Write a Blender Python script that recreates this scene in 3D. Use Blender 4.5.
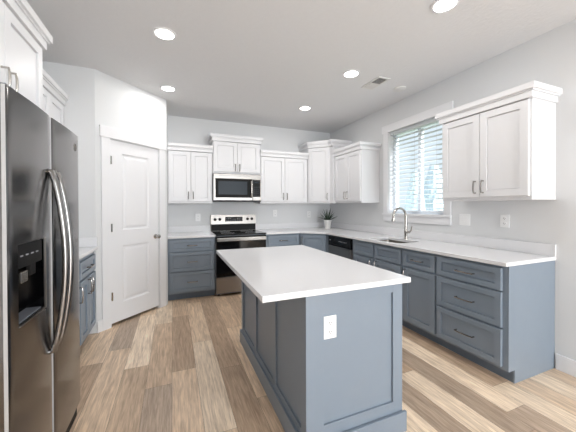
import bpy, bmesh, math, random
from mathutils import Vector, Matrix
random.seed(7)
PI = math.pi
for o in list(bpy.data.objects):
    bpy.data.objects.remove(o)
scn = bpy.context.scene
C = scn.collection

# ---------------------------------------------------------------- camera, sky, light, exposure
cam_d = bpy.data.cameras.new('camera'); cam = bpy.data.objects.new('camera', cam_d); C.objects.link(cam)
scn.camera = cam
F_PX, CY = 279.99, 208.34
YAW, PITCH, ROLL = 0.3904, -0.0085, -0.0029
cam_d.sensor_fit = 'HORIZONTAL'; cam_d.sensor_width = 36.0
cam_d.lens = 36.0 * F_PX / 576.0
cam_d.shift_y = -(216.0 - CY) / 576.0
cam_d.clip_start = 0.02
fw = Vector((math.sin(YAW) * math.cos(PITCH), math.cos(YAW) * math.cos(PITCH), math.sin(PITCH)))
rt = Vector((math.cos(YAW), -math.sin(YAW), 0.0)); up = rt.cross(fw)
r2 = rt * math.cos(ROLL) + up * math.sin(ROLL); u2 = up * math.cos(ROLL) - rt * math.sin(ROLL)
cam.matrix_world = Matrix(((r2.x, u2.x, -fw.x, -2.8858), (r2.y, u2.y, -fw.y, -4.8214), (r2.z, u2.z, -fw.z, 1.3322), (0, 0, 0, 1)))

SKY = 1.0
world = bpy.data.worlds.new('sky'); scn.world = world; world.use_nodes = True
bg = world.node_tree.nodes['Background']
bg.inputs['Color'].default_value = (0.80, 0.89, 0.96, 1); bg.inputs['Strength'].default_value = SKY

def area_light(name, loc, rot, sx, sy, power, color=(1, 1, 1), shape='RECTANGLE', spread=PI):
    d = bpy.data.lights.new(name, 'AREA'); d.shape = shape; d.size = sx; d.size_y = sy
    d.energy = power; d.color = color; d.spread = spread
    o = bpy.data.objects.new(name, d); C.objects.link(o); o.location = loc; o.rotation_euler = rot
    return o
# area lamp added behind the camera, standing in for daylight from an unseen opening
area_light('rear_daylight_fill', (-0.75, -8.35, 1.35), (PI / 2, 0, 0), 1.8, 2.1, 175, (0.93, 0.97, 1.0))

sun_d = bpy.data.lights.new('sun', 'SUN'); sun_d.energy = 12.0; sun_d.angle = 0.01; sun = bpy.data.objects.new('sun', sun_d); C.objects.link(sun)
sun.rotation_euler = Vector((-0.36, 0.4, -0.84)).to_track_quat('-Z', 'Y').to_euler()
vs = scn.view_settings
vs.view_transform = 'Standard'; vs.look = 'None'; vs.gamma = 1.0; vs.use_curve_mapping = False
vs.exposure = 0.12

# ---------------------------------------------------------------- materials
def lin(c):
    return tuple((x / 12.92 if x <= 0.04045 else ((x + 0.055) / 1.055) ** 2.4) for x in [v / 255.0 for v in c])
def new_mat(name):
    m = bpy.data.materials.new(name); m.use_nodes = True
    return m, m.node_tree.nodes, m.node_tree.links, m.node_tree.nodes['Principled BSDF']
def plain(name, rgb, rough=0.5, metal=0.0, bump=0.0, bscale=40, vary=0.03, spec=0.5, stretch=None, coat=0.0, aniso=0.0):
    m, N, L, b = new_mat(name)
    tc = N.new('ShaderNodeTexCoord'); mp = N.new('ShaderNodeMapping'); L.new(tc.outputs['Object'], mp.inputs[0])
    if stretch: mp.inputs['Scale'].default_value = stretch
    nz = N.new('ShaderNodeTexNoise'); nz.inputs['Scale'].default_value = bscale; nz.inputs['Detail'].default_value = 4
    L.new(mp.outputs[0], nz.inputs['Vector'])
    mx = N.new('ShaderNodeMix'); mx.data_type = 'RGBA'
    c = lin(rgb)
    mx.inputs[6].default_value = (*[v * (1 - vary) for v in c], 1); mx.inputs[7].default_value = (*[min(1, v * (1 + vary)) for v in c], 1)
    L.new(nz.outputs['Fac'], mx.inputs[0]); L.new(mx.outputs[2], b.inputs['Base Color'])
    b.inputs['Roughness'].default_value = rough; b.inputs['Metallic'].default_value = metal
    b.inputs['Specular IOR Level'].default_value = spec; b.inputs['Coat Weight'].default_value = coat
    b.inputs['Anisotropic'].default_value = aniso
    if bump:
        bp = N.new('ShaderNodeBump'); bp.inputs['Strength'].default_value = bump; bp.inputs['Distance'].default_value = 0.004
        L.new(nz.outputs['Fac'], bp.inputs['Height']); L.new(bp.outputs[0], b.inputs['Normal'])
    return m
M = {}
M['wall'] = plain('wall_paint', (224, 225, 226), 0.75, bump=0.12, bscale=90, vary=0.01)
M['ceiling'] = plain('ceiling_texture_paint', (227, 227, 228), 0.9, bump=0.55, bscale=38, vary=0.02)
M['trim'] = plain('trim_paint', (237, 237, 239), 0.4, vary=0.01)
M['white_cab'] = plain('white_cabinet_paint', (232, 232, 234), 0.38, vary=0.01)
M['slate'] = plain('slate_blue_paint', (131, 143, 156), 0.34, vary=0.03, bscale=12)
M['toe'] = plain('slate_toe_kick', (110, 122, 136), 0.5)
M['quartz'] = plain('white_quartz', (236, 236, 238), 0.16, vary=0.015, bscale=60)
M['steel'] = plain('brushed_steel', (150, 146, 142), 0.3, 1.0, bump=0.03, bscale=30, stretch=(1, 1, 40), vary=0.03, aniso=0.3)
M['steel_dark'] = plain('fridge_steel', (126, 124, 123), 0.16, 1.0, bump=0.02, bscale=30, stretch=(40, 40, 1), vary=0.03, aniso=0.3)
M['steel_edge'] = plain('fridge_side_grey', (112, 116, 124), 0.5, 0.0)
M['sink_steel'] = plain('sink_steel', (150, 144, 138), 0.33, 1.0)
M['steel_handle'] = plain('steel_handle', (150, 148, 147), 0.26, 1.0)
M['edge_glint'] = plain('door_edge_highlight', (205, 205, 206), 0.5, 0.6)  # pale tone paints the light caught along the fridge door edges
M['nickel'] = plain('brushed_nickel', (190, 186, 180), 0.25, 1.0)
M['pull'] = plain('pull_metal', (150, 145, 141), 0.25, 1.0)
M['black'] = plain('black_plastic', (14, 14, 15), 0.5, spec=0.2)
M['black_glass'] = plain('black_glass', (7, 7, 8), 0.08, vary=0.0, spec=0.3)
M['mw_glass'] = plain('microwave_window_glass', (52, 59, 66), 0.3, vary=0.02, spec=0.12)
M['button'] = plain('pale_button_print', (170, 172, 176), 0.5)
M['plate'] = plain('outlet_white_plastic', (244, 244, 244), 0.35, vary=0.0)
M['slot'] = plain('outlet_slot', (40, 40, 42), 0.6)
M['pot'] = plain('white_ceramic', (235, 234, 232), 0.3)
M['soil'] = plain('potting_soil', (60, 46, 36), 0.95, bump=0.5)
M['leaf'] = plain('aloe_leaf', (46, 68, 48), 0.45, vary=0.35, bscale=25)
m, N, L, b = new_mat('blind_white')
b.inputs['Base Color'].default_value = (0.86, 0.87, 0.89, 1); b.inputs['Roughness'].default_value = 0.5
tl = N.new('ShaderNodeBsdfTranslucent'); tl.inputs['Color'].default_value = (0.86, 0.88, 0.9, 1)
ms = N.new('ShaderNodeMixShader'); ms.inputs[0].default_value = 0.45
L.new(b.outputs[0], ms.inputs[1]); L.new(tl.outputs[0], ms.inputs[2]); L.new(ms.outputs[0], N['Material Output'].inputs['Surface']); M['blind'] = m
M['cord'] = plain('blind_cord', (200, 202, 206), 0.8)
M['vinyl'] = plain('window_vinyl', (226, 230, 236), 0.4, vary=0.0)
M['grille'] = plain('vent_white', (225, 224, 222), 0.5)
M['dark'] = plain('vent_dark', (35, 35, 36), 0.8)
M['evergreen'] = plain('overexposed_needles', (196, 210, 220), 0.9, bump=0.8, bscale=30, vary=0.4)  # overexposed daylight is put into this pale needle colour
M['siding'] = plain('pale_siding', (206, 212, 220), 0.8, bscale=3)
M['grass'] = plain('outside_lawn', (130, 140, 110), 0.95, bscale=20, vary=0.3)

m, N, L, b = new_mat('lamp_glow'); b.inputs['Base Color'].default_value = (0.9, 0.9, 0.9, 1)
b.inputs['Emission Color'].default_value = (1, 0.96, 0.9, 1); b.inputs['Emission Strength'].default_value = 9; M['glow'] = m
m, N, L, b = new_mat('window_glass')
tr = N.new('ShaderNodeBsdfTransparent'); gl = N.new('ShaderNodeBsdfGlossy'); gl.inputs['Roughness'].default_value = 0.02
tr.inputs['Color'].default_value = (0.96, 0.98, 0.99, 1)
fr = N.new('ShaderNodeFresnel'); fr.inputs['IOR'].default_value = 1.45
ms = N.new('ShaderNodeMixShader'); ge = N.new('ShaderNodeNewGeometry'); ff = N.new('ShaderNodeMath'); ff.operation = 'SUBTRACT'; ff.use_clamp = True
L.new(fr.outputs[0], ff.inputs[0]); L.new(ge.outputs['Backfacing'], ff.inputs[1]); L.new(ff.outputs[0], ms.inputs[0]); L.new(tr.outputs[0], ms.inputs[1]); L.new(gl.outputs[0], ms.inputs[2])
L.new(ms.outputs[0], N['Material Output'].inputs['Surface']); M['glass'] = m

# oak plank floor: the plank's own tone comes from a face attribute, grain is procedural
m, N, L, b = new_mat('oak_plank_floor')
at = N.new('ShaderNodeAttribute'); at.attribute_name = 'tone'; at.attribute_type = 'GEOMETRY'
tc = N.new('ShaderNodeTexCoord')
sh = N.new('ShaderNodeVectorMath'); sh.operation = 'MULTIPLY_ADD'
sh.inputs[1].default_value = (37.0, 91.0, 13.0); L.new(at.outputs['Color'], sh.inputs[0]); L.new(tc.outputs['Object'], sh.inputs[2])
mp = N.new('ShaderNodeMapping'); mp.inputs['Scale'].default_value = (24, 1.8, 1); L.new(sh.outputs[0], mp.inputs[0])
n1 = N.new('ShaderNodeTexNoise'); n1.inputs['Scale'].default_value = 2.2; n1.inputs['Detail'].default_value = 8; n1.inputs['Roughness'].default_value = 0.62; n1.inputs['Distortion'].default_value = 0.6
L.new(mp.outputs[0], n1.inputs['Vector'])
mp2 = N.new('ShaderNodeMapping'); mp2.inputs['Scale'].default_value = (90, 5, 1); L.new(sh.outputs[0], mp2.inputs[0])
n2 = N.new('ShaderNodeTexNoise'); n2.inputs['Scale'].default_value = 1.6; n2.inputs['Detail'].default_value = 5; L.new(mp2.outputs[0], n2.inputs['Vector'])
mp3 = N.new('ShaderNodeMapping'); mp3.inputs['Scale'].default_value = (9, 3.2, 1); L.new(sh.outputs[0], mp3.inputs[0])
vo = N.new('ShaderNodeTexNoise'); vo.inputs['Scale'].default_value = 1.1; vo.inputs['Detail'].default_value = 2; L.new(mp3.outputs[0], vo.inputs['Vector'])
kr = N.new('ShaderNodeValToRGB'); kr.color_ramp.elements[0].position = 0.24; kr.color_ramp.elements[0].color = (0.85, 0.84, 0.83, 1); kr.color_ramp.elements[1].position = 0.42; kr.color_ramp.elements[1].color = (1, 1, 1, 1)
L.new(vo.outputs['Fac'], kr.inputs[0])
cr = N.new('ShaderNodeValToRGB')
e = cr.color_ramp.elements
e[0].position = 0.3; e[0].color = (0.66, 0.62, 0.58, 1); e[1].position = 0.7; e[1].color = (1.13, 1.13, 1.12, 1)
L.new(n1.outputs['Fac'], cr.inputs[0])
cr2 = N.new('ShaderNodeValToRGB'); cr2.color_ramp.elements[0].position = 0.3; cr2.color_ramp.elements[0].color = (0.8, 0.78, 0.76, 1)
cr2.color_ramp.elements[1].position = 0.65; cr2.color_ramp.elements[1].color = (1.06, 1.06, 1.06, 1); L.new(n2.outputs['Fac'], cr2.inputs[0])
def mul(a, c):
    x = N.new('ShaderNodeMix'); x.data_type = 'RGBA'; x.blend_type = 'MULTIPLY'; x.inputs[0].default_value = 1.0; x.clamp_result = False
    L.new(a, x.inputs[6]); L.new(c, x.inputs[7]); return x.outputs[2]
o_ = mul(mul(mul(at.outputs['Color'], cr.outputs[0]), cr2.outputs[0]), kr.outputs[0])
L.new(o_, b.inputs['Base Color']); b.inputs['Roughness'].default_value = 0.42
bp = N.new('ShaderNodeBump'); bp.inputs['Strength'].default_value = 0.15; bp.inputs['Distance'].default_value = 0.002
L.new(n2.outputs['Fac'], bp.inputs['Height']); L.new(bp.outputs[0], b.inputs['Normal'])
M['floor'] = m

# ---------------------------------------------------------------- mesh helpers
class MB:
    def __init__(s): s.bm = bmesh.new()
    def box(s, x0, x1, y0, y1, z0, z1, bev=0.0):
        r = bmesh.ops.create_cube(s.bm, size=1.0)
        vs_ = r['verts']
        for v in vs_:
            v.co = Vector(((x0 + x1) / 2 + v.co.x * (x1 - x0), (y0 + y1) / 2 + v.co.y * (y1 - y0), (z0 + z1) / 2 + v.co.z * (z1 - z0)))
        if bev:
            ed = list({e for v in vs_ for e in v.link_edges})
            bmesh.ops.bevel(s.bm, geom=ed, offset=bev, segments=2, profile=0.7, affect='EDGES')
        return s
    def prism(s, pts, z0, z1, bev=0.0):
        a = [s.bm.verts.new((x, y, z0)) for x, y in pts]; t = [s.bm.verts.new((x, y, z1)) for x, y in pts]
        n = len(pts); fs = [s.bm.faces.new(a[::-1]), s.bm.faces.new(t)]
        for i in range(n): fs.append(s.bm.faces.new((a[i], a[(i + 1) % n], t[(i + 1) % n], t[i])))
        if bev:
            bmesh.ops.bevel(s.bm, geom=list({e for f in fs for e in f.edges}), offset=bev, segments=1, affect='EDGES')
        return s
    def profile_x(s, prof, x0, x1):      # closed (y,z) outline swept along x
        a = [s.bm.verts.new((x0, y, z)) for y, z in prof]; t = [s.bm.verts.new((x1, y, z)) for y, z in prof]
        n = len(prof); s.bm.faces.new(a[::-1]); s.bm.faces.new(t)
        for i in range(n): s.bm.faces.new((a[i], a[(i + 1) % n], t[(i + 1) % n], t[i]))
        return s
    def tube(s, pts, r, seg=10, flat=None):
        pts = [Vector(p) for p in pts]; rings = []; n = len(pts)
        rr = r if isinstance(r, (list, tuple)) else [r] * n
        ref = None
        for i, p in enumerate(pts):
            d = (pts[min(i + 1, n - 1)] - pts[max(i - 1, 0)]).normalized()
            if ref is None:
                ref = Vector((0, 0, 1)) if abs(d.z) < 0.9 else Vector((0, 1, 0))
            a = (ref - d * ref.dot(d)).normalized(); ref = a; c = d.cross(a)
            fa, fc = flat if flat else (1, 1)
            rings.append([s.bm.verts.new(p + (a * math.cos(2 * PI * k / seg) * fa + c * math.sin(2 * PI * k / seg) * fc) * rr[i]) for k in range(seg)])
        for i in range(n - 1):
            for k in range(seg): s.bm.faces.new((rings[i][k], rings[i][(k + 1) % seg], rings[i + 1][(k + 1) % seg], rings[i + 1][k]))
        s.bm.faces.new(rings[0][::-1]); s.bm.faces.new(rings[-1])
        return s
    def lathe(s, prof, cx=0, cy=0, seg=32, axis='Z', at=(0, 0, 0)):
        rings = []
        for r, z in prof:
            ring = []
            for k in range(seg):
                c_, s_ = math.cos(2 * PI * k / seg) * r, math.sin(2 * PI * k / seg) * r
                co = (cx + c_, cy + s_, z) if axis == 'Z' else (at[0] + c_, at[1] - z, at[2] + s_)
                ring.append(s.bm.verts.new(co))
            rings.append(ring)
        for i in range(len(rings) - 1):
            for k in range(seg): s.bm.faces.new((rings[i][k], rings[i][(k + 1) % seg], rings[i + 1][(k + 1) % seg], rings[i + 1][k]))
        s.bm.faces.new(rings[0][::-1]); s.bm.faces.new(rings[-1])
        return s
    def panel_slab(s, x0, x1, z0, z1, yf, th, fr, rec=0.014, bev=0.0025):
        # shaker slab: front towards -y at yf, back at yf+th, flat recessed panel inside a frame of width fr
        def loop(i, y): return [s.bm.verts.new((x, y, z)) for x, z in ((x0 + i, z0 + i), (x1 - i, z0 + i), (x1 - i, z1 - i), (x0 + i, z1 - i))]
        L_ = [loop(0, yf + th), loop(0, yf + bev), loop(bev, yf), loop(fr, yf), loop(fr + 0.0006, yf + rec + 0.002), loop(fr + 0.005, yf + rec + 0.002), loop(fr + 0.006, yf + rec - 0.003)]
        for a, c in zip(L_[:-1], L_[1:]):
            for k in range(4): s.bm.faces.new((a[k], a[(k + 1) % 4], c[(k + 1) % 4], c[k]))
        s.bm.faces.new(L_[-1]); s.bm.faces.new(L_[0][::-1])
        return s
    def build(s, name, mat, parent=None, smooth=False):
        bmesh.ops.recalc_face_normals(s.bm, faces=s.bm.faces)
        me = bpy.data.meshes.new(name); s.bm.to_mesh(me); s.bm.free()
        me.materials.append(mat)
        if smooth:
            for p in me.polygons: p.use_smooth = True
            try: me.set_sharp_from_angle(angle=math.radians(38))
            except Exception: pass
        o = bpy.data.objects.new(name, me); C.objects.link(o)
        if parent: o.parent = parent
        return o
def empty(name, label, cat, loc, rz=0.0, group=None):
    o = bpy.data.objects.new(name, None); C.objects.link(o); o.empty_display_size = 0.1
    o.location = loc; o.rotation_euler = (0, 0, rz); o['label'] = label; o['category'] = cat
    if group: o['group'] = group
    return o
def struct(o): o['kind'] = 'structure'; return o
def copy_thing(o, loc, label, rz=None, group=None):
    c = o.copy(); C.objects.link(c); c.location = loc; c['label'] = label
    if rz is not None: c.rotation_euler = (0, 0, rz)
    if group: c['group'] = group
    for ch in o.children:
        d = ch.copy(); C.objects.link(d); d.parent = c
        for g in ch.children:
            h = g.copy(); C.objects.link(h); h.parent = d
    return c

# ---------------------------------------------------------------- room
CEIL, WT = 2.77, 0.16
LW = -4.25                     # left wall
REAR = -8.4
PA, PB = (-3.634, -1.337), (-2.957, -0.692)
# floor planks
bm = bmesh.new(); PW, X0 = 0.1815, -2.535
tone_l = bm.loops.layers.float_color.new('tone')
TONES = {'L': (254, 234, 210), 'T': (240, 215, 188), 'B': (208, 182, 157), 'G': (201, 180, 160), 'M': (225, 199, 172)}
over = {(-1, 0): 'L', (-2, 0): 'B', (-2, 1): 'T', (-3, 0): 'M', (-3, 1): 'G', (-4, 0): 'L', (-4, 1): 'M', (-5, 0): 'G', (-5, 1): 'T', (-6, 0): 'T', (-6, 1): 'B',
        (0, 0): 'B', (0, 1): 'B', (1, 0): 'T', (-1, -1): 'T', (-1, 1): 'T', (6, 0): 'G', (7, 0): 'L', (7, -1): 'B', (8, 0): 'G', (9, 0): 'L', (10, 0): 'B', (11, 0): 'T', (8, -1): 'M', (9, -1): 'T', (10, -1): 'M'}
start = {-1: -1.956, -2: -1.2, -3: -1.35, -4: -1.01, -5: -0.62, -6: -0.82, 0: -1.3, 1: -1.753, 6: -2.6, 7: -3.12, 8: -2.65, 9: -2.5, 10: -2.3, 11: -2.9}
PL = 1.2
for r_ in range(-10, 15):
    x0 = max(X0 + r_ * PW, LW - 0.05); x1 = min(X0 + (r_ + 1) * PW, 0.05)
    if x1 <= x0: continue
    st = start.get(r_, -random.random() * PL - 1)
    for k in range(-3, 8):
        y1 = min(st - k * PL, 0.02); y0 = max(st - (k + 1) * PL, REAR)
        if y1 <= y0: continue
        t = over.get((r_, k)) or random.choice('LTTMMBGB')
        c = lin(TONES[t]); j = random.uniform(0.93, 1.07)
        g = 0.0007
        f = bm.faces.new([bm.verts.new(p) for p in ((x0 + g, y0 + g, 0), (x1 - g, y0 + g, 0), (x1 - g, y1 - g, 0), (x0 + g, y1 - g, 0))])
        for lp in f.loops: lp[tone_l] = (*[v * j for v in c], 1)
f = bm.faces.new([bm.verts.new(p) for p in ((LW - .1, REAR, -0.0025), (0.1, REAR, -0.0025), (0.1, 0.1, -0.0025), (LW - .1, 0.1, -0.0025))])
for lp in f.loops: lp[tone_l] = (0.10, 0.075, 0.055, 1)
me = bpy.data.meshes.new('floor'); bm.to_mesh(me); bm.free(); me.materials.append(M['floor'])
fo = bpy.data.objects.new('floor', me); C.objects.link(fo); struct(fo)

struct(MB().box(LW - WT, WT, REAR, WT, CEIL, CEIL + 0.12).build('ceiling', M['ceiling']))
struct(MB().box(LW - WT, WT, 0.0, WT, 0, CEIL).build('wall_back', M['wall']))
struct(MB().box(LW - WT, LW, REAR, 0, 0, CEIL).build('wall_left', M['wall']))
WY0, WY1, WZ0, WZ1 = -2.53, -1.63, 1.225, 2.385        # sink window opening
w = MB()
w.box(0, WT, WY1, 0, 0, CEIL).box(0, WT, REAR, WY0, 0, CEIL).box(0, WT, WY0, WY1, 0, WZ0).box(0, WT, WY0, WY1, WZ1, CEIL)
struct(w.build('wall_right', M['wall']))
w = MB()        # unseen rear wall, its unglazed opening added and sized to shape the light
w.box(LW - WT, -2.2, REAR - WT, REAR, 0, CEIL).box(0.2, WT + 0.3, REAR - WT, REAR, 0, CEIL).box(-3.6, 0.2, REAR - WT, REAR, 2.45, CEIL).box(-3.6, 0.2, REAR - WT, REAR, 0, 0.25)
struct(w.build('wall_rear', M['wall']))
# corner pantry: left return, angled front with a door opening, right return
pang = math.atan2(PB[1] - PA[1], PB[0] - PA[0]); plen = math.hypot(PB[0] - PA[0], PB[1] - PA[1])
struct(MB().box(LW, PA[0], PA[1], PA[1] + 0.11, 0, CEIL).build('wall_pantry_left', M['wall']))
struct(MB().box(PB[0] - 0.11, PB[0], PB[1] + 0.02, 0, 0, CEIL).build('wall_pantry_right', M['wall']))
D0, D1, DH = 0.155, 0.795, 2.075
w = MB().prism([(0, 0), (D0, 0), (D0, 0.11), (0.05, 0.11)], 0, CEIL).prism([(D1, 0), (plen, 0), (plen - 0.05, 0.11), (D1, 0.11)], 0, CEIL).box(D0, D1, 0, 0.11, DH, CEIL)
o = struct(w.build('wall_pantry_front', M['wall'])); o.location = (PA[0], PA[1], 0); o.rotation_euler = (0, 0, pang)
# pantry door
d = bpy.data.objects.new('door_1', None); C.objects.link(d); struct(d); d.location = (PA[0], PA[1], 0); d.rotation_euler = (0, 0, pang)
cs = MB().box(D0 - 0.1, D0 - 0.006, -0.018, 0, 0, DH + 0.006, 0.003).box(D1 + 0.006, D1 + 0.1, -0.018, 0, 0, DH + 0.006, 0.003)
cs.box(D0 - 0.115, D1 + 0.115, -0.024, 0, DH + 0.006, DH + 0.125, 0.003)
cs.build('casing', M['trim'], d)
def door_leaf(x0, x1, z0, z1, yf, th, panels):
    s = MB(); xa, xb = panels[0][0], panels[0][1]
    zs = [z0] + [z for p in panels for z in (p[2], p[3])] + [z1]
    s.box(x0, xa, yf, yf + th, z0, z1).box(xb, x1, yf, yf + th, z0, z1)
    for i in range(0, len(zs), 2): s.box(xa, xb, yf, yf + th, zs[i], zs[i + 1])
    for (a, b_, c_, e_) in panels:      # moulded panel: sunk bead then raised field
        def lp(i, y): return [s.bm.verts.new((x, y, z)) for x, z in ((a + i, c_ + i), (b_ - i, c_ + i), (b_ - i, e_ - i), (a + i, e_ - i))]
        LL = [lp(0, yf), lp(0.012, yf + 0.010), lp(0.026, yf + 0.012), lp(0.05, yf + 0.004)]
        for p_, q_ in zip(LL[:-1], LL[1:]):
            for k in range(4): s.bm.faces.new((p_[k], p_[(k + 1) % 4], q_[(k + 1) % 4], q_[k]))
        s.bm.faces.new(LL[-1])
    return s
lf = door_leaf(D0 + 0.004, D1 - 0.004, 0.032, DH - 0.004, 0.002, 0.035, [(0.295, 0.655, 0.24, 0.885), (0.295, 0.655, 1.06, 1.935)]).build('door_leaf', M['trim'], d)
for z in (0.337, 1.096, 1.843):
    MB().box(D0 - 0.006, D0 + 0.012, -0.0205, -0.001, z - 0.045, z + 0.045, 0.002).build('hinge', M['nickel'], d)
k = MB().lathe([(0.028, 0), (0.03, 0.006), (0.012, 0.012), (0.011, 0.035), (0.024, 0.042), (0.028, 0.055), (0.024, 0.068), (0.008, 0.073)], axis='Y', at=(0.745, 0.002, 0.945), seg=20)
k.build('door_knob', M['nickel'], d, True)
# baseboards
def board(name, pts_box): return struct(MB().box(*pts_box, 0.004).build(name, M['trim']))
board('baseboard_right', (-0.015, 0, REAR, -3.552, 0, 0.125))
board('baseboard_left', (LW, LW + 0.015, REAR, -3.58, 0, 0.125))
o = struct(MB().box(0, D0 - 0.101, -0.016, 0, 0, 0.125, 0.004).build('baseboard_pantry', M['trim'])); o.location = (PA[0], PA[1], 0); o.rotation_euler = (0, 0, pang)

# sink window
wn = bpy.data.objects.new('window_1', None); C.objects.link(wn); struct(wn)
c_ = MB().box(-0.018, 0, WY1, WY1 + 0.09, WZ0, WZ1, 0.003).box(-0.018, 0, WY0 - 0.09, WY0, WZ0, WZ1, 0.003)
c_.box(-0.024, 0, WY0 - 0.115, WY1 + 0.115, WZ1, WZ1 + 0.105, 0.003).box(-0.018, 0, WY0 - 0.09, WY1 + 0.09, 1.11, WZ0 - 0.03, 0.003)
c_.build('casing', M['trim'], wn)
MB().box(0.0005, 0.0895, WY1 - 0.004, WY1 - 0.0003, WZ0 + 0.001, WZ1 - 0.001).box(0.0005, 0.0895, WY0 + 0.0003, WY0 + 0.004, WZ0 + 0.001, WZ1 - 0.001).build('jamb_liner', M['trim'], wn)
MB().box(-0.036, -0.0005, WY0 - 0.1, WY1 + 0.1, WZ0 - 0.03, WZ0 - 0.001, 0.004).build('window_sill', M['trim'], wn)
fx0, fx1 = 0.09, 0.15
fr_ = MB().box(fx0, fx1, WY0, WY0 + 0.045, WZ0, WZ1).box(fx0, fx1, WY1 - 0.045, WY1, WZ0, WZ1).box(fx0, fx1, WY0 + 0.045, WY1 - 0.045, WZ0, WZ0 + 0.045).box(fx0, fx1, WY0 + 0.045, WY1 - 0.045, WZ1 - 0.045, WZ1)
fr_.build('window_frame', M['vinyl'], wn)
MB().box(fx0 + 0.005, fx1 - 0.005, -2.115, -2.07, WZ0 + 0.045, WZ1 - 0.045, 0.003).build('mullion', M['vinyl'], wn)
for ya, yb in ((WY0 + 0.045, -2.116), (-2.069, WY1 - 0.045)):
    MB().box(0.118, 0.122, ya, yb, WZ0 + 0.045, WZ1 - 0.045).build('pane', M['glass'], wn)
# blind
bl = empty('window_blind', 'white horizontal slat blind hanging lowered in the window over the sink', 'blind', (0.045, -2.08, WZ1 - 0.001))
H0 = WZ1 - 0.001
MB().box(-0.025, 0.03, -0.435, 0.435, -0.045, -0.001, 0.002).build('headrail', M['blind'], bl)
s_ = MB(); z = 1.3; tilt = -0.16
while z < WZ1 - 0.06:
    zz = z - H0; dx, dz = 0.024 * math.cos(tilt), 0.024 * math.sin(tilt)
    vs_ = [s_.bm.verts.new((x, y, zz + q)) for x, y, q in ((-dx, -0.43, -dz), (dx, -0.43, dz), (dx, 0.43, dz), (-dx, 0.43, -dz), (-dx, -0.43, -dz + .0028), (dx, -0.43, dz + .0028), (dx, 0.43, dz + .0028), (-dx, 0.43, -dz + .0028))]
    for q in ((0, 1, 2, 3), (7, 6, 5, 4), (0, 4, 5, 1), (1, 5, 6, 2), (2, 6, 7, 3), (3, 7, 4, 0)): s_.bm.faces.new([vs_[i] for i in q])
    z += 0.058
s_.build('slats', M['blind'], bl)
MB().box(-0.022, 0.024, -0.43, 0.43, 1.245 - H0, 1.262 - H0, 0.003).build('bottom_rail', M['blind'], bl)
for y in (-0.33, 0.0, 0.33):
    MB().tube([(-0.0235, y, -0.045), (-0.0235, y, 1.262 - H0)], 0.0012, 6).build('ladder_cord', M['cord'], bl)
MB().tube([(-0.03, 0.37, -0.03), (-0.031, 0.372, -0.6)], 0.004, 6).build('tilt_wand', M['cord'], bl)
# outside
struct(MB().box(0.2, 14, -12, 10, -0.4, -0.3).build('outside_lawn', M['grass']))
def evergreen(loc, h, r, label):
    s = MB(); rng = random.Random(int(h * 100)); prof = []
    for i in range(15):
        t = i / 14; prof.append((max(0.012, r * (math.sin(PI * (0.14 + 0.86 * (1 - t)) / 1.0) * 0.4 + (1 - t) * 0.72)), t * h))
    s.lathe(prof, seg=28)
    for v in s.bm.verts:
        q = 1 + rng.uniform(-0.09, 0.09); v.co.x *= q; v.co.y *= q
    e_ = empty('evergreen_tree', label, 'tree', loc, group='pointed evergreens outside the window')
    s.build('foliage', M['evergreen'], e_)
    MB().tube([(0, 0, -0.25), (0, 0, 0.3)], 0.06, 8).build('trunk', M['soil'], e_)
evergreen((1.55, -0.645, -0.05), 2.06, 0.29, 'pale pointed evergreen outside, seen through the left pane of the window')
evergreen((2.6, -0.2, -0.05), 2.32, 0.42, 'pale pointed evergreen outside, seen through the right pane of the window')

# ---------------------------------------------------------------- cabinet kit (local: front faces -y at y=0, depth to +y, x left to right)
def pull(parent, x, z, length, vertical, yf, mat, r=0.006, arch=0.002):
    h = length / 2
    if vertical: arch = 0.001
    if vertical:
        p = [(x, yf, z - h), (x, yf - 0.028, z - h), (x, yf - 0.032 - arch / 2, z - h * 0.5), (x, yf - 0.032 - arch, z), (x, yf - 0.032 - arch / 2, z + h * .5), (x, yf - 0.028, z + h), (x, yf, z + h)]
    else:
        p = [(x - h, yf, z), (x - h, yf - 0.028, z), (x - h * .5, yf - 0.032 - arch / 2, z), (x, yf - 0.032 - arch, z), (x + h * .5, yf - 0.032 - arch / 2, z), (x + h, yf - 0.028, z), (x + h, yf, z)]
    return MB().tube(p, r, 8).build('pull', mat, parent, True)
FT = 0.022
def front(root, kind, x0, x1, z0, z1, mat, pullspec=None, fr=0.055, pm=None):
    o = MB().panel_slab(x0, x1, z0, z1, -FT - 0.0005, FT, fr).build(kind, mat, root)
    if pullspec:
        px, pz, ln, vert = pullspec
        pull(o, px, pz, ln, vert, -FT, pm or M['pull'])
    return o
BZ1 = 0.883
def base_cab(label, loc, rz, w, d=0.59, group='slate blue base cabinets', name='base_cabinet', open_top=False):
    r = empty(name, label, 'base cabinet', loc, rz, group)
    if open_top:
        MB().box(0.0008, 0.018, 0, d, 0.1, BZ1).box(w - 0.018, w - 0.0008, 0, d, 0.1, BZ1).box(0.018, w - 0.018, 0, 0.018, 0.1, BZ1).box(0.018, w - 0.018, d - 0.012, d, 0.1, BZ1).box(0.018, w - 0.018, 0.018, d - 0.012, 0.1, 0.118).build('carcass', M['slate'], r)
    else:
        MB().box(0.0008, w - 0.0008, 0, d, 0.1, BZ1, 0.001).build('carcass', M['slate'], r)
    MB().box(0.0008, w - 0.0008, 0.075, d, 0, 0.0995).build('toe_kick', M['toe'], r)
    return r
def crown(root, w, d, z, el, er, mat):
    s = MB()
    s.box(-0.014 * el, w + 0.014 * er, -FT - 0.014, d, z, z + 0.048, 0.002)
    s.box(-0.026 * el, w + 0.026 * er, -FT - 0.024, d, z + 0.048, z + 0.0602)
    s.box(-0.04 * el, w + 0.04 * er, -FT - 0.038, d, z + 0.06, z + 0.105, 0.003)
    return s.build('crown_molding', mat, root)
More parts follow.
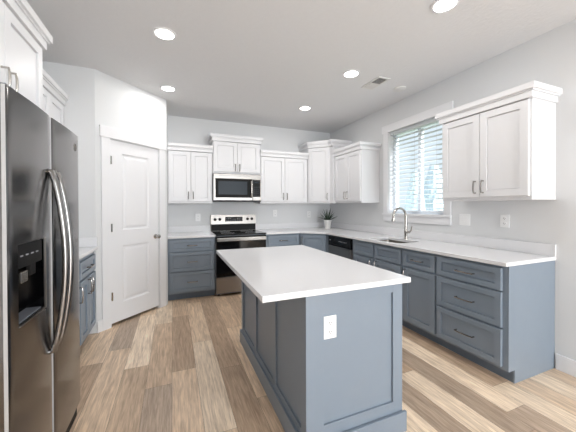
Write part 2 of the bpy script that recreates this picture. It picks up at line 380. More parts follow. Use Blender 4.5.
def upper_cab(label, loc, rz, w, d, z0, z1, doors, el=0, er=0, hz=None, group='white upper cabinets', cr=True, gap=0.03, pm=None):
    r = empty('upper_cabinet', label, 'upper cabinet', loc, rz, group)
    MB().box(0.0008, w - 0.0008, 0, d, z0, z1, 0.001).build('carcass', M['white_cab'], r)
    n = doors; dw = (w - 0.03) / n
    for i in range(n):
        a = 0.015 + i * dw + (0.002 if i else 0); b_ = 0.015 + (i + 1) * dw - (0.002 if i < n - 1 else 0)
        if n == 1: px = b_ - 0.03
        else: px = b_ - 0.032 if i == 0 else a + 0.032
        front(r, 'door', a, b_, z0 + gap, z1 - 0.006, M['white_cab'], (px, hz if hz else z0 + 0.12, 0.105, True), 0.058, pm)
    if cr: crown(r, w, d, z1 + 0.0005, el, er, M['white_cab'])
    return r
BK = -0.001
UB, UT, TT = 1.377, 2.160, 2.350
# ---- back wall base run
R_BACK, R_RIGHT, R_LEFT, R_DIAG = 0, -PI / 2, PI / 2, -PI / 4
BD = 0.605
c1 = base_cab('slate blue three drawer base cabinet between pantry door and range', (-2.955, -BD, 0), R_BACK, 0.645, BD - 0.001)
w = 0.645
for z0, z1 in ((0.694, 0.862), (0.418, 0.678), (0.125, 0.402)):
    front(c1, 'drawer', 0.025, w - 0.022, z0, z1, M['slate'], (w / 2, (z0 + z1) / 2, 0.13, False), 0.042, M['pull'])
w = 0.59
c2 = base_cab('slate blue base cabinet with one wide drawer right of the range', (-1.54, -BD, 0), R_BACK, w, BD - 0.001)
front(c2, 'drawer', 0.04, w - 0.02, 0.7, 0.858, M['slate'], (w / 2, 0.78, 0.13, False), 0.042)
for a, b_, px in ((0.04, w / 2 + 0.008, w / 2 - 0.025), (w / 2 + 0.012, w - 0.02, w / 2 + 0.045)):
    front(c2, 'door', a, b_, 0.125, 0.678, M['slate'], (px, 0.6, 0.13, True))
# diagonal corner base
r = empty('corner_base_cabinet', 'slate blue corner base cabinet with a diagonal front below the potted plant', 'base cabinet', (-0.949, -BD, 0), 0, 'slate blue base cabinets')
dl = 0.949 - BD
MB().prism([(0, 0), (dl, -dl), (0.948, -dl), (0.948, BD - 0.001), (0, BD - 0.001)], 0.1, BZ1).build('carcass', M['slate'], r)
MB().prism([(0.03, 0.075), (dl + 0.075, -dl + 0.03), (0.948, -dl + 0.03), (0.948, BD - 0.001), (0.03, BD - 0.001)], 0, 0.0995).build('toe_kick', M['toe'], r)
fd = MB().panel_slab(0.035, dl * math.sqrt(2) - 0.035, 0.125, 0.858, -FT - 0.0005, FT, 0.05).build('door', M['slate'], r)
fd.rotation_euler = (0, 0, R_DIAG)
pull(fd, 0.065, 0.76, 0.13, True, -FT, M['pull'])
# ---- right wall base run (x grows towards the viewer)
def rr(y): return (-BD, y, 0)
w = 0.895
c3 = base_cab('slate blue sink base cabinet with two false drawer fronts under the sink', rr(-1.632), R_RIGHT, w, BD - 0.002, open_top=True)
for a, b_, px in ((0.028, 0.425, 0.39), (0.45, w - 0.028, 0.485)):
    front(c3, 'false_drawer', a, b_, 0.7, 0.858, M['slate'], None, 0.042)
    front(c3, 'door', a, b_, 0.125, 0.678, M['slate'], (px, 0.6, 0.13, True))
w = 0.408
c4 = base_cab('slate blue base cabinet with one drawer over one door, right of the sink', rr(-2.528), R_RIGHT, w, BD - 0.002)
front(c4, 'drawer', 0.015, w - 0.012, 0.7, 0.858, M['slate'], (w / 2, 0.78, 0.13, False), 0.042)
front(c4, 'door', 0.015, w - 0.012, 0.125, 0.678, M['slate'], (0.045, 0.6, 0.13, True))
w = 0.592
c5 = base_cab('slate blue three drawer base cabinet at the free end of the right counter', rr(-2.937), R_RIGHT, w, BD - 0.002)
for z0, z1 in ((0.694, 0.862), (0.418, 0.678), (0.125, 0.402)):
    front(c5, 'drawer', 0.012, w - 0.03, z0, z1, M['slate'], (w / 2 - 0.01, (z0 + z1) / 2, 0.15, False), 0.045)
# finished end panel of the run
ep = MB().profile_x([(0, BZ1), (0, 0.1), (0.072, 0.1), (0.072, 0), (BD - 0.002, 0), (BD - 0.002, BZ1)], w, w + 0.012).build('end_panel', M['slate'], c5)
# ---- left wall base run
LB = LW + 0.6
w = 0.56
c6 = base_cab('slate blue base cabinet with drawer over two doors between fridge and pantry', (LB, -1.915, 0), R_LEFT, w, 0.599)
front(c6, 'drawer', 0.015, w - 0.03, 0.69, 0.84, M['slate'], (w / 2, 0.765, 0.13, False), 0.042)
for a, b_, px in ((0.015, 0.268, 0.237), (0.276, w - 0.03, 0.307)):
    front(c6, 'door', a, b_, 0.125, 0.668, M['slate'], (px, 0.58, 0.13, True))
w = 0.68
c7 = base_cab('slate blue base cabinet directly against the far side of the fridge, mostly hidden', (LB, -2.597, 0), R_LEFT, w, 0.599)
front(c7, 'drawer', 0.015, w - 0.015, 0.69, 0.84, M['slate'], (w / 2, 0.765, 0.13, False), 0.042)
front(c7, 'door', 0.015, w - 0.015, 0.125, 0.668, M['slate'], (w - 0.05, 0.58, 0.13, True))

# ---- countertops
CT0, CT1 = 0.884, 0.914
def slab(name, label, pts, hole=None, splash=()):
    bm = bmesh.new()
    def ring(p, z): return [bm.verts.new((x, y, z)) for x, y in p]
    loops = [pts] + ([hole] if hole else [])
    tops, bots = [ring(p, CT1) for p in loops], [ring(p, CT0) for p in loops]
    for rs, flip in ((tops, False), (bots, True)):
        es = []
        for rg in rs: es += [bm.edges.new((rg[i], rg[(i + 1) % len(rg)])) for i in range(len(rg))]
        bmesh.ops.triangle_fill(bm, use_beauty=True, use_dissolve=False, edges=es)
    for t, b_ in zip(tops, bots):
        n = len(t)
        for i in range(n): bm.faces.new((t[i], t[(i + 1) % n], b_[(i + 1) % n], b_[i]))
    s = MB(); s.bm.free(); s.bm = bm
    o = s.build('counter', M['quartz'])
    md = o.modifiers.new('edge', 'BEVEL'); md.width = 0.003; md.segments = 2; md.limit_method = 'ANGLE'; md.angle_limit = math.radians(40)
    r = empty(name, label, 'countertop', (0, 0, 0)); o.parent = r
    for b_ in splash: MB().box(*b_, CT1 + 0.0005, CT1 + 0.1, 0.002).build('upstand', M['quartz'], r)
    return r
CD = 0.648
slab('countertop', 'short white quartz countertop left of the range', [(-2.956, -0.001), (-2.956, -CD), (-2.3095, -CD), (-2.3095, -0.001)], None, [(-2.9555, -2.3095, -0.02, -0.001)])
hx0, hx1, hy0, hy1 = -0.575, -0.245, -2.43, -1.9
def rrect(x0, x1, y0, y1, r, n=5):
    p = []
    for cx, cy, a0 in ((x1 - r, y1 - r, 0), (x0 + r, y1 - r, PI / 2), (x0 + r, y0 + r, PI), (x1 - r, y0 + r, 1.5 * PI)):
        for i in range(n + 1):
            a = a0 + PI / 2 * i / n; p.append((cx + r * math.cos(a), cy + r * math.sin(a)))
    return p
YE = -3.5483
slab('countertop', 'long white quartz countertop running round the back corner with the sink in it',
     [(-1.541, -0.001), (-0.001, -0.001), (-0.001, YE), (-CD, YE), (-CD, -0.965), (-0.965, -CD), (-1.541, -CD)],
     rrect(hx0, hx1, hy0, hy1, 0.03), [(-1.541, -0.021, -0.02, -0.001), (-0.02, -0.001, YE, -0.001)])
slab('countertop', 'white quartz countertop along the left wall behind the fridge', [(LW + 0.001, PA[1] - 0.001), (LW + 0.001, -2.6), (LB + 0.035, -2.6), (LB + 0.035, PA[1] - 0.001)],
     None, [(LW + 0.001, LW + 0.02, -2.6, PA[1] - 0.001), (LW + 0.021, LB + 0.03, PA[1] - 0.02, PA[1] - 0.001)])
# ---- sink
sk = empty('sink', 'undermount stainless steel sink let into the counter below the window', 'sink', (0, 0, 0))
s = MB(); o1 = rrect(hx0 - 0.006, hx1 + 0.006, hy0 - 0.006, hy1 + 0.006, 0.034); o2 = rrect(hx0 + 0.004, hx1 - 0.004, hy0 + 0.004, hy1 - 0.004, 0.03); o3 = rrect(hx0 + 0.02, hx1 - 0.02, hy0 + 0.02, hy1 - 0.02, 0.03)
rg = [[s.bm.verts.new((x, y, z)) for x, y in P_] for P_, z in ((o1, 0.8825), (o2, 0.8825), (o3, 0.715))]
for a, b_ in zip(rg[:-1], rg[1:]):
    for i in range(len(a)): s.bm.faces.new((a[i], a[(i + 1) % len(a)], b_[(i + 1) % len(a)], b_[i]))
s.bm.faces.new(rg[-1]); s.build('basin', M['sink_steel'], sk)
MB().lathe([(0.04, 0.716), (0.042, 0.719), (0.03, 0.72), (0.01, 0.718)], (hx0 + hx1) / 2, -2.16, 20).build('drain', M['nickel'], sk, True)
# ---- faucet
fa = empty('faucet', 'brushed nickel gooseneck pull down faucet behind the sink', 'faucet', (-0.19, -2.144, CT1 + 0.0005))
MB().lathe([(0.028, 0), (0.028, 0.012), (0.02, 0.02), (0.018, 0.06), (0.023, 0.075), (0.023, 0.1), (0.016, 0.125)], seg=20).build('base', M['nickel'], fa, True)
p = [(0, 0, 0.12), (0, 0, 0.27)]
for i in range(1, 13):
    a = PI * i / 13 * 0.96; p.append((-0.1 + 0.1 * math.cos(a), 0, 0.285 + 0.1 * math.sin(a)))
MB().tube(p, [0.017] * 2 + [0.0145] * 12, 12).build('gooseneck', M['nickel'], fa, True)
e0 = p[-1]
MB().tube([e0, (e0[0] - 0.003, 0, e0[2] - 0.04), (e0[0] - 0.007, 0, e0[2] - 0.09), (e0[0] - 0.008, 0, e0[2] - 0.1)], [0.0135, 0.016, 0.022, 0.019], 14).build('spray_head', M['nickel'], fa, True)
MB().tube([(0, -0.015, 0.088), (0, -0.06, 0.092), (-0.002, -0.085, 0.11), (-0.004, -0.1, 0.165)], [0.015, 0.013, 0.009, 0.006], 10).build('handle', M['nickel'], fa, True)

# ---- upper cabinets, back wall
UD = 0.325
upper_cab('white two door upper cabinet left of the microwave', (-2.955, -UD, 0), 0, 0.645, UD - 0.001, UB, UT, 2)
upper_cab('short white two door upper cabinet above the microwave', (-2.308, -UD - 0.012, 0), 0, 0.766, UD + 0.011, 1.85, TT, 2, 1, 1, hz=1.945, gap=0.025)
upper_cab('white two door upper cabinet right of the microwave', (-1.54, -UD, 0), 0, 0.879, UD - 0.001, UB, UT, 2)
# diagonal corner upper
CX, CYR, CDX, CSUM = 0.659, 0.715, 0.372, 1.0      # left side, right side, depth of the right return, diagonal x + y
r = empty('corner_upper_cabinet', 'taller white corner upper cabinet with one diagonal door above the potted plant', 'upper cabinet', (-CX, -(CSUM - CX), 0), 0, 'white upper cabinets')
def cpoly(g, e):      # corner plan grown by g at the faces and by e over the neighbours, in the cabinet's own frame
    q = g * math.sqrt(2)
    w_ = [(-CX - e, -0.001), (-CX - e, -CSUM - q + CX + e), (-CDX - g, -CSUM - q + CDX + g), (-CDX - g, -CYR - e), (-0.001, -CYR - e), (-0.001, -0.001)]
    return [(x + CX, y + CSUM - CX) for x, y in w_]
ul = CX - CDX
MB().prism(cpoly(0, -0.0008), UB, TT, 0.0005).build('carcass', M['white_cab'], r)
fd = MB().panel_slab(0.024, ul * math.sqrt(2) - 0.018, UB + 0.03, TT - 0.006, -FT - 0.0005, FT, 0.058).build('door', M['white_cab'], r)
fd.rotation_euler = (0, 0, R_DIAG)
pull(fd, ul * math.sqrt(2) - 0.042, UB + 0.12, 0.105, True, -FT, M['pull'])
s = MB().prism(cpoly(FT + 0.014, 0.014), TT + 0.0005, TT + 0.0485).prism(cpoly(FT + 0.038, 0.04), TT + 0.0605, TT + 0.1055, 0.002).prism(cpoly(FT + 0.024, 0.026), TT + 0.0485, TT + 0.0605)
s.build('crown_molding', M['white_cab'], r)
# ---- upper cabinets, right wall
upper_cab('white two door upper cabinet between the corner cabinet and the window', (-UD, -CYR - 0.001, 0), R_RIGHT, 0.721, UD - 0.001, UB, UT, 2, 0, 1)
upper_cab('white two door upper cabinet right of the window over the counter end', (-UD, -2.765, 0), R_RIGHT, 0.777, UD - 0.001, UB, UT, 2, 1, 1)
# ---- upper cabinets, left wall
upper_cab('white upper cabinet on left wall between pantry and fridge', (LW + 0.335, -2.07, 0), R_LEFT, 0.73, 0.334, UB, TT, 2, 0, 0)
fc = upper_cab('white two door cabinet above the fridge', (LW + 0.575, -3.45, 0), R_LEFT, 0.91, 0.574, 1.83, TT, 2, 1, 1, hz=1.96, pm=M['nickel'])

# ---------------------------------------------------------------- refrigerator (front faces +x)
FX, FY0, FY1, FZ = -3.434, -3.52, -2.672, 1.77
fw_ = FY1 - FY0
fg = empty('refrigerator', 'tall stainless side by side refrigerator with ice and water dispenser at the left', 'refrigerator', (FX, FY0, 0), R_LEFT)
MB().box(0.003, fw_ - 0.003, 0.075, 0.80, 0.03, FZ - 0.012, 0.004).build('cabinet_body', M['steel_edge'], fg)
SP = 0.405
def curved_door(x0, x1, hole=None):
    # door with a softly crowned front: front y follows a shallow arc across the width
    s = MB(); n = 14; z0, z1 = 0.115, FZ; R_ = 0.008
    def fy(t): return -0.006 * math.sin(PI * t) + R_ * (max(0, 1 - t / 0.05) ** 2 + max(0, 1 - (1 - t) / 0.05) ** 2)
    ts = [0, 0.012, 0.03, 0.05] + [0.05 + 0.9 * i / n for i in range(1, n)] + [0.95, 0.97, 0.988, 1]
    zs = [z0, z1]
    if hole:
        hx0_, hx1_, hz0_, hz1_ = hole
        ts = sorted([t for t in ts if min(abs(t - (hx0_ - x0) / (x1 - x0)), abs(t - (hx1_ - x0) / (x1 - x0))) > 0.012] + [(hx0_ - x0) / (x1 - x0), (hx1_ - x0) / (x1 - x0)])
        zs = [z0, hz0_, hz1_, z1]
    F = [[s.bm.verts.new((x0 + t * (x1 - x0), fy(t), z)) for t in ts] for z in zs]
    B = [[s.bm.verts.new((x0 + t * (x1 - x0), 0.07, z)) for t in ts] for z in zs]
    for i in range(len(zs) - 1):
        for j in range(len(ts) - 1):
            mx_ = x0 + (ts[j] + ts[j + 1]) / 2 * (x1 - x0); mz_ = (zs[i] + zs[i + 1]) / 2
            if hole and hx0_ < mx_ < hx1_ and hz0_ < mz_ < hz1_:
                continue
            s.bm.faces.new((F[i][j], F[i][j + 1], F[i + 1][j + 1], F[i + 1][j])); s.bm.faces.new((B[i][j], B[i + 1][j], B[i + 1][j + 1], B[i][j + 1]))
    for j in range(len(ts) - 1):
        s.bm.faces.new((F[0][j], B[0][j], B[0][j + 1], F[0][j + 1])); s.bm.faces.new((F[-1][j], F[-1][j + 1], B[-1][j + 1], B[-1][j]))
    for i in range(len(zs) - 1):
        s.bm.faces.new((F[i][0], F[i + 1][0], B[i + 1][0], B[i][0])); s.bm.faces.new((F[i][-1], B[i][-1], B[i + 1][-1], F[i + 1][-1]))
    return s
hole = (0.072, 0.312, 0.872, 1.19)
dr1 = curved_door(0.002, SP - 0.003, hole).build('freezer_door', M['steel_dark'], fg, True)
dr2 = curved_door(SP + 0.003, fw_ - 0.002).build('fridge_door', M['steel_dark'], fg, True)
for dd_, xx in ((dr1, 0.001), (dr1, SP - 0.0068), (dr2, SP + 0.0022)):
    MB().box(xx, xx + 0.0034, 0.0005, 0.012, 0.118, FZ - 0.002, 0.001).build('door_edge_glint', M['edge_glint'], dd_)  # added thin strips, a painted highlight on the door edges
def fridge_handle(parent, x):
    pts = [(x, 0.0, 0.64)]
    for i in range(0, 17):
        t = i / 16; pts.append((x, -0.014 - 0.05 * math.sin(PI * t) ** 0.8, 0.64 + 0.86 * t))
    pts.append((x, 0.0, 1.5))
    MB().tube(pts, 0.0145, 12, (1.0, 1.15)).build('handle', M['steel_handle'], parent, True)
fridge_handle(dr1, SP - 0.036); fridge_handle(dr2, SP + 0.038)
ds = MB(); a, b_, c_, e_ = hole      # dispenser well
ds.box(a, b_, 0.066, 0.0695, c_, e_).box(a - 0.0, a + 0.004, 0.0, 0.066, c_, e_).box(b_ - 0.004, b_, 0.0, 0.066, c_, e_).box(a, b_, 0.0, 0.066, e_ - 0.004, e_).box(a, b_, 0.0, 0.066, c_, c_ + 0.006)
dp = ds.build('dispenser', M['black_glass'], fg)
MB().box(a + 0.01, b_ - 0.01, 0.004, 0.06, e_ - 0.1, e_ - 0.006, 0.003).build('control_panel', M['black'], dp)
MB().box(a + 0.06, a + 0.12, 0.012, 0.03, e_ - 0.165, e_ - 0.1205, 0.004).build('paddle', M['nickel'], dp)
MB().box(a + 0.145, a + 0.19, 0.012, 0.03, e_ - 0.15, e_ - 0.1005, 0.004).build('paddle', M['black'], dp)
s = MB()
for i in range(7): s.box(a + 0.02, b_ - 0.02, 0.006 + i * 0.008, 0.009 + i * 0.008, c_ + 0.006, c_ + 0.011)
s.build('drip_tray', M['steel_edge'], dp)
for i in range(4): MB().box(a + 0.035 + i * 0.045, a + 0.055 + i * 0.045, 0.0025, 0.0042, e_ - 0.055, e_ - 0.05).build('button', M['button'], dp)
rim = MB(); t = 0.003
rim.box(b_, b_ + t, -0.0075, 0.0, c_ - t, e_ + t, 0.001).box(a, b_, -0.0075, 0.0, c_ - t, c_, 0.001)
rim.build('dispenser_rim', M['steel'], dp)
# round script badge near the top far corner
bd = MB()
cx_, cz_ = fw_ - 0.09, 1.69
bd.tube([(cx_ + 0.022 * math.cos(i * PI / 12), -0.0042, cz_ + 0.022 * math.sin(i * PI / 12)) for i in range(25)], 0.0016, 6)
bd.tube([(cx_ - 0.004 + 0.008 * math.cos(0.6 + i * 0.5), -0.0046, cz_ + 0.01 * math.sin(0.6 + i * 0.5)) for i in range(11)], 0.0014, 6)
bd.tube([(cx_ + 0.008 + 0.006 * math.cos(0.8 + i * 0.45), -0.0046, cz_ + (0.006 if i < 5 else -0.004) + 0.006 * math.sin(0.8 + i * 0.45)) for i in range(11)], 0.0014, 6)
bd.build('badge', M['nickel'], dr2, True)
MB().box(0.01, fw_ - 0.01, 0.02, 0.1, 0.012, 0.11, 0.004).build('base_grille', M['black'], fg)
for x in (0.06, fw_ - 0.06):
    MB().lathe([(0.02, 0), (0.022, 0.004), (0.02, 0.03)], x, 0.35, 12).build('foot', M['black'], fg)
    MB().box(x - 0.03, x + 0.03, 0.01, 0.1, FZ + 0.0005, FZ + 0.012, 0.003).build('hinge_cover', M['steel_edge'], fg)

# ---------------------------------------------------------------- range
RX0, RX1 = -2.3075, -1.5425; rw = RX1 - RX0
rg_ = empty('range', 'stainless freestanding electric range with black glass oven door under the microwave', 'range', (RX0, -0.66, 0), 0)
MB().box(0.001, rw - 0.001, 0.03, 0.655, 0.03, 0.9, 0.003).build('body', M['steel_edge'], rg_)
MB().box(0.0, rw, -0.012, 0.59, 0.9005, 0.918, 0.004).build('cooktop', M['black_glass'], rg_)
for x, y, rad in ((0.2, 0.15, 0.1), (0.56, 0.15, 0.085), (0.2, 0.42, 0.075), (0.56, 0.42, 0.1)):
    MB().tube([(x + rad * math.cos(i * PI / 16), y + rad * math.sin(i * PI / 16), 0.9183) for i in range(33)], 0.0012, 4).build('burner_ring', M['button'], rg_)
od = MB().box(0.004, rw - 0.004, -0.004, 0.0295, 0.295, 0.885, 0.004).build('oven_door', M['black_glass'], rg_)
MB().box(0.1, rw - 0.1, -0.0055, -0.0041, 0.42, 0.74).build('oven_window', M['black_glass'], od)
s = MB().box(0.012, rw - 0.012, -0.052, -0.034, 0.815, 0.868, 0.007).box(0.03, 0.06, -0.034, -0.0041, 0.825, 0.858, 0.003).box(rw - 0.06, rw - 0.03, -0.034, -0.0041, 0.825, 0.858, 0.003)
s.build('handle', M['steel'], od)
MB().box(0.004, rw - 0.004, -0.004, 0.0295, 0.055, 0.285, 0.004).build('storage_drawer', M['steel'], rg_)
bgd = MB().profile_x([(0.60, 0.918), (0.60, 1.03), (0.582, 1.035), (0.60, 1.185), (0.655, 1.185), (0.655, 0.918)], 0.0, rw).build('backguard', M['steel'], rg_)
MB().box(0.004, rw - 0.004, 0.5945, 0.5995, 0.92, 1.028).build('backguard_base', M['black'], bgd)
def on_guard(z): return 0.582 + (z - 1.035) / 0.15 * 0.018
dsp = MB().profile_x([(on_guard(1.075) - 0.004, 1.075), (on_guard(1.15) - 0.004, 1.15), (on_guard(1.15) - 0.0005, 1.15), (on_guard(1.075) - 0.0005, 1.075)], 0.235, 0.53).build('display', M['black_glass'], rg_)
for i in range(9):
    x = 0.255 + i * 0.03
    for z in (1.09, 1.122):
        if 3 <= i <= 5 and z > 1.1: continue
        MB().box(x, x + 0.012, on_guard(z) - 0.0055, on_guard(z) - 0.0042, z, z + 0.006).build('button', M['button'], dsp)
for x in (0.07, 0.148, rw - 0.148, rw - 0.07):
    MB().lathe([(0.024, 0), (0.024, 0.006), (0.02, 0.008), (0.017, 0.028), (0.012, 0.03)], axis='Y', at=(x, on_guard(1.112) - 0.0005, 1.112), seg=20).build('knob', M['black'], bgd, True)
for x in (0.05, rw - 0.05): MB().lathe([(0.018, 0), (0.018, 0.03)], x, 0.1, 12).build('foot', M['black'], rg_)

# ---------------------------------------------------------------- microwave
mwz0, mwz1 = 1.405, 1.838
mw = empty('microwave', 'stainless over the range microwave with a black door window', 'microwave', (RX0 + 0.001, -0.405, mwz0), 0)
mh = mwz1 - mwz0; mwid = rw - 0.002
MB().box(0, mwid, 0.03, 0.404, 0.012, mh, 0.003).build('body', M['steel_edge'], mw)
MB().box(0.0, mwid, 0.0, 0.0295, mh - 0.072, mh, 0.003).build('vent_strip', M['steel'], mw)
dd = MB().box(0.0, 0.615, 0.0, 0.0295, 0.02, mh - 0.074, 0.004).build('door', M['steel'], mw)
MB().box(0.03, 0.613, -0.0025, -0.0003, 0.06, mh - 0.076, 0.001).build('window_surround', M['black'], dd)
MB().box(0.075, 0.53, -0.004, -0.0026, 0.11, mh - 0.115, 0.0005).build('window', M['mw_glass'], dd)
MB().tube([(0.592, -0.003, 0.08), (0.592, -0.03, 0.085), (0.592, -0.04, 0.13), (0.592, -0.043, 0.19), (0.592, -0.04, 0.27), (0.592, -0.03, 0.325), (0.592, -0.003, 0.33)], 0.013, 10).build('handle', M['nickel'], dd, True)
cp = MB().box(0.618, mwid, 0.0, 0.0295, 0.02, mh - 0.074, 0.003).build('control_panel', M['steel'], mw)
kp = MB().box(0.622, mwid - 0.014, -0.0025, -0.0003, 0.075, mh - 0.082, 0.001).build('keypad', M['black_glass'], mw)
MB().box(0.65, 0.72, -0.0035, -0.0026, mh - 0.135, mh - 0.11).build('clock_display', M['mw_glass'], kp)
for i in range(3):
    for j in range(5): MB().box(0.645 + i * 0.03, 0.662 + i * 0.03, -0.0035, -0.0026, 0.095 + j * 0.033, 0.106 + j * 0.033).build('button', M['mw_glass'], kp)
MB().box(0.004, mwid - 0.004, 0.01, 0.4, 0.0, 0.0118, 0.001).build('underside', M['black'], mw)
s = MB()
for i in range(24): s.box(0.08 + i * 0.021, 0.092 + i * 0.021, -0.001, -0.0002, mh - 0.03, mh - 0.022)
s.build('vent_slots', M['steel_edge'], mw)
MB().lathe([(0.012, 0), (0.012, 0.0015)], axis='Y', at=(0.64, -0.0002, 0.045), seg=16).build('badge', M['button'], cp)

# ---------------------------------------------------------------- dishwasher
dw = empty('dishwasher', 'stainless dishwasher with black control strip left of the sink cabinet', 'dishwasher', (-BD, -0.953, 0), R_RIGHT)
ww = 0.677
MB().box(0.03, ww - 0.04, 0.005, 0.58, 0.08, BZ1 - 0.002, 0.002).build('tub', M['steel_edge'], dw)
MB().box(0.0, 0.055, 0.0, 0.02, 0.1, BZ1).build('filler', M['slate'], dw)
MB().box(ww - 0.022, ww - 0.001, 0.0, 0.02, 0.1, BZ1).build('filler', M['slate'], dw)
MB().box(0.06, ww - 0.025, -0.03, 0.0045, 0.115, 0.725, 0.004).build('door', M['steel'], dw)
cpn = MB().box(0.06, ww - 0.025, -0.033, 0.0045, 0.728, 0.868, 0.005).build('control_panel', M['black_glass'], dw)
MB().box(0.2, 0.45, -0.0345, -0.0335, 0.745, 0.77).build('pocket_handle', M['black'], cpn)
for i in range(6): MB().box(0.36 + i * 0.035, 0.378 + i * 0.035, -0.0345, -0.0332, 0.805, 0.815).build('button', M['button'], cpn)
MB().box(0.1, 0.13, -0.0345, -0.0332, 0.8, 0.818).build('badge', M['button'], cpn)
MB().box(0.06, ww - 0.025, 0.06, 0.09, 0.0, 0.1).build('toe_panel', M['black'], dw)

# ---------------------------------------------------------------- island
IX0, IX1, IY0, IY1 = -2.506, -1.602, -3.585, -2.1
bx0, bx1, by0, by1 = -2.266, -1.63, -3.547, -2.112
isl = empty('kitchen_island', 'slate blue panelled island with white quartz top in the middle of the floor', 'island', ((bx0 + bx1) / 2, (by0 + by1) / 2, 0))
ox, oy = (bx0 + bx1) / 2, (by0 + by1) / 2
hx, hy = (bx1 - bx0) / 2, (by1 - by0) / 2
MB().box(-hx + 0.0125, hx - 0.0125, -hy + 0.0125, hy - 0.0125, 0.0, 0.8835).build('carcass', M['slate'], isl)
def panelled(length, cuts, z0, z1, stile_l, stile_r, mid, top, bot):
    # frame of stiles and rails standing 12 mm proud of the carcass, front towards -y, outer face at y=0
    s = MB(); y1 = 0.012; bv = 0.0012
    s.box(0, stile_l, 0, y1, z0, z1, bv).box(length - stile_r, length, 0, y1, z0, z1, bv)
    s.box(stile_l, length - stile_r, 0, y1, z1 - top, z1, bv).box(stile_l, length - stile_r, 0, y1, z0, z0 + bot, bv)
    for c in cuts: s.box(c - mid / 2, c + mid / 2, 0, y1, z0 + bot, z1 - top, bv)
    return s
o = panelled(2 * hx, [], 0.0, 0.8835, 0.105, 0.07, 0, 0.058, 0.182).build('end_panel', M['slate'], isl); o.location = (-hx, -hy, 0)
MB().box(-hx - 0.0006, -hx + 0.055, -hy - 0.004, -hy - 0.0005, 0.0, 0.8835, 0.001).build('corner_post', M['slate'], isl)
ln = 2 * hy - 0.024
o = panelled(ln, [ln * 0.335, ln * 0.665], 0.0, 0.8835, 0.05, 0.05, 0.055, 0.03, 0.155).build('side_panel', M['slate'], isl); o.location = (-hx, hy - 0.012, 0); o.rotation_euler = (0, 0, -PI / 2)
o = panelled(ln, [ln / 2], 0.1, 0.8835, 0.05, 0.05, 0.05, 0.05, 0.05).build('side_panel', M['slate'], isl); o.location = (hx, -hy + 0.012, 0); o.rotation_euler = (0, 0, PI / 2)
o = panelled(2 * hx, [], 0.0, 0.8835, 0.07, 0.07, 0, 0.058, 0.18).build('end_panel', M['slate'], isl); o.location = (hx, hy, 0); o.rotation_euler = (0, 0, PI)
def skirt(x0, x1, y0, y1): return MB().box(x0, x1, y0, y1, 0.0, 0.118, 0.004)
pl_ = MB(); t = 0.016
pl_.box(-hx - t, hx + t, -hy - t - 0.004, -hy - 0.0042, 0, 0.118, 0.003).box(-hx - t, -hx - 0.0007, -hy - 0.0042, hy + t, 0, 0.118, 0.003).box(-hx - 0.0007, hx + t, hy, hy + t, 0, 0.118, 0.003)
pl_.build('plinth', M['slate'], isl)
tp = MB().box(IX0 - ox, IX1 - ox, IY0 - oy, IY1 - oy, CT0, CT1, 0.0035).build('island_top', M['quartz'], isl)

# ---------------------------------------------------------------- outlets and switches
def outlet(label, loc, rz, mat=None, sw=False, group='wall plates'):
    r = empty('light_switch' if sw else 'power_outlet', label, 'switch' if sw else 'outlet', loc, rz, group)
    hw = 0.058 if sw else 0.038
    pm_ = MB().box(-hw, hw, -0.006, -0.0005, -0.06, 0.06, 0.002).build('cover_plate', M['plate'], r)
    if sw:
        for x in (-0.023, 0.023): MB().box(x - 0.017, x + 0.017, -0.009, -0.0062, -0.034, 0.034, 0.0015).build('rocker', M['plate'], r)
    else:
        for z in (-0.024, 0.024):
            q = MB().lathe([(0.017, 0), (0.0165, 0.0025)], axis='Y', at=(0, -0.0062, z), seg=20).build('socket', M['plate'], r)
            MB().box(-0.008, -0.0055, -0.0092, -0.0088, z - 0.003, z + 0.008).box(0.0055, 0.008, -0.0092, -0.0088, z - 0.003, z + 0.006).box(-0.002, 0.002, -0.0092, -0.0088, z - 0.011, z - 0.007).build('slot', M['slot'], q)
    return r
outlet('white duplex outlet on the blue end of the island', (-2.119, by0 + 0.012, 0.69), 0)
outlet('white duplex outlet on right wall above the counter end', (0, -3.165, 1.185), R_RIGHT)
outlet('white switch plate on right wall just right of the window', (0, -2.775, 1.18), R_RIGHT, sw=True)
outlet('white outlet on back wall left of the range', (-2.503, 0, 1.147), 0)
outlet('white outlet on back wall just right of the range', (-1.16, 0, 1.2), 0)
outlet('white outlet on back wall left of the potted plant', (-0.47, 0, 1.17), 0)

# ---------------------------------------------------------------- potted plant
pt = empty('potted_aloe', 'small spiky green aloe in a white pot in the counter corner', 'plant', (-0.245, -0.33, CT1 + 0.0005))
MB().lathe([(0.045, 0), (0.048, 0.004), (0.066, 0.135), (0.07, 0.14), (0.07, 0.158), (0.062, 0.158), (0.06, 0.135)], seg=28).build('pot', M['pot'], pt, True)
MB().lathe([(0.0595, 0.136), (0.05, 0.142), (0.01, 0.146)], seg=20).build('soil', M['soil'], pt)
rng = random.Random(3)
nl = 22
for i in range(nl):
    a = i * 2.39996; k = i / nl
    reach = 0.2 - 0.15 * k + rng.uniform(-0.02, 0.02); rise = 0.07 + 0.14 * k + rng.uniform(-0.015, 0.02)
    pts = []; rr_ = []
    for j in range(7):
        t = j / 6
        q = reach * (t ** 0.9) + 0.008; z = 0.14 + rise * (1.35 * t - 0.35 * t * t * (1.5 - k))
        pts.append((math.cos(a) * q, math.sin(a) * q, z)); rr_.append(max(0.0012, 0.0125 * (1 - t) ** 0.65))
    MB().tube(pts, rr_, 7, (0.55, 1.15)).build('leaf', M['leaf'], pt, True)

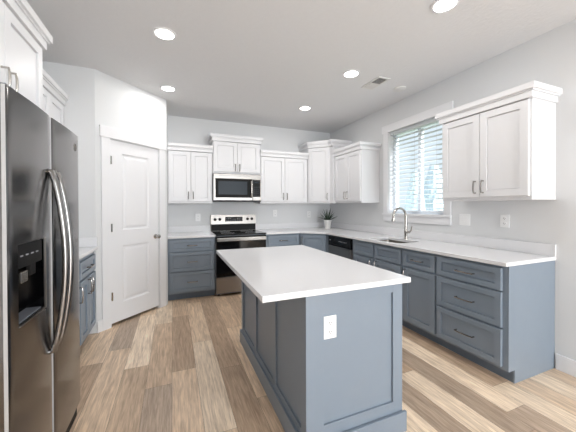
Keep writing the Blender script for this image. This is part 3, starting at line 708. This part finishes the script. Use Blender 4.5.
# ---------------------------------------------------------------- ceiling fixtures
spots = [(-2.94, -2.265, 'recessed ceiling light in front of the pantry, nearer of two on the left'), (-2.93, -1.1, 'recessed ceiling light close above the pantry door wall'),
         (-1.083, -2.257, 'recessed ceiling light beside the ceiling vent'), (-1.081, -1.104, 'recessed ceiling light nearest the range and back corner'), (-1.081, -3.39, 'recessed ceiling light nearest the camera above right counter')]
lt0 = None
for x, y, lb in spots:
    if lt0 is None:
        lt0 = empty('recessed_light', lb, 'ceiling light', (x, y, CEIL), 0, 'recessed ceiling lights')
        MB().lathe([(0.092, -0.0005), (0.09, -0.006), (0.074, -0.009), (0.072, -0.004), (0.072, -0.0005)], seg=32).build('trim_ring', M['trim'], lt0, True)
        MB().lathe([(0.0715, -0.001), (0.0715, -0.004), (0.02, -0.0045)], seg=32).build('lens', M['glow'], lt0)
    else: copy_thing(lt0, (x, y, CEIL), lb)
    area_light('can_lamp', (x, y, CEIL - 0.014), (0, 0, 0), 0.13, 0.13, 5.0, (1.0, 0.98, 0.955), 'DISK')
vt = empty('ceiling_vent', 'white rectangular air vent grille on the ceiling with a dark half', 'vent', (-0.68, -2.165, CEIL))
s = MB().box(-0.085, -0.06, -0.16, 0.16, -0.008, -0.0005, 0.002).box(0.06, 0.085, -0.16, 0.16, -0.008, -0.0005, 0.002).box(-0.06, 0.06, -0.16, -0.135, -0.008, -0.0005, 0.002).box(-0.06, 0.06, 0.135, 0.16, -0.008, -0.0005, 0.002)
s.build('frame', M['grille'], vt)
MB().box(-0.06, 0.06, -0.135, 0.135, -0.0015, -0.0005).build('duct_opening', M['dark'], vt)
s = MB()
for i in range(7):
    x = -0.05 + i * 0.0165
    q = [s.bm.verts.new(v) for v in ((x, 0.0, -0.002), (x + 0.013, 0.0, -0.0075), (x + 0.013, 0.135, -0.0075), (x, 0.135, -0.002), (x, 0.0, -0.0032), (x + 0.013, 0.0, -0.0087), (x + 0.013, 0.135, -0.0087), (x, 0.135, -0.0032))]
    for g in ((0, 1, 2, 3), (7, 6, 5, 4), (0, 4, 5, 1), (1, 5, 6, 2), (2, 6, 7, 3), (3, 7, 4, 0)): s.bm.faces.new([q[h] for h in g])
    q = [s.bm.verts.new(v) for v in ((x + 0.013, -0.135, -0.002), (x, -0.135, -0.0075), (x, -0.002, -0.0075), (x + 0.013, -0.002, -0.002), (x + 0.013, -0.135, -0.0032), (x, -0.135, -0.0087), (x, -0.002, -0.0087), (x + 0.013, -0.002, -0.0032))]
    for g in ((0, 1, 2, 3), (7, 6, 5, 4), (0, 4, 5, 1), (1, 5, 6, 2), (2, 6, 7, 3), (3, 7, 4, 0)): s.bm.faces.new([q[h] for h in g])
s.build('louvers', M['grille'], vt)
sd = empty('smoke_detector', 'flat round white detector on the ceiling right of the vent', 'smoke detector', (-0.3, -2.15, CEIL))
MB().lathe([(0.075, -0.0005), (0.075, -0.012), (0.06, -0.02), (0.02, -0.022)], seg=32).build('housing', M['grille'], sd, True)
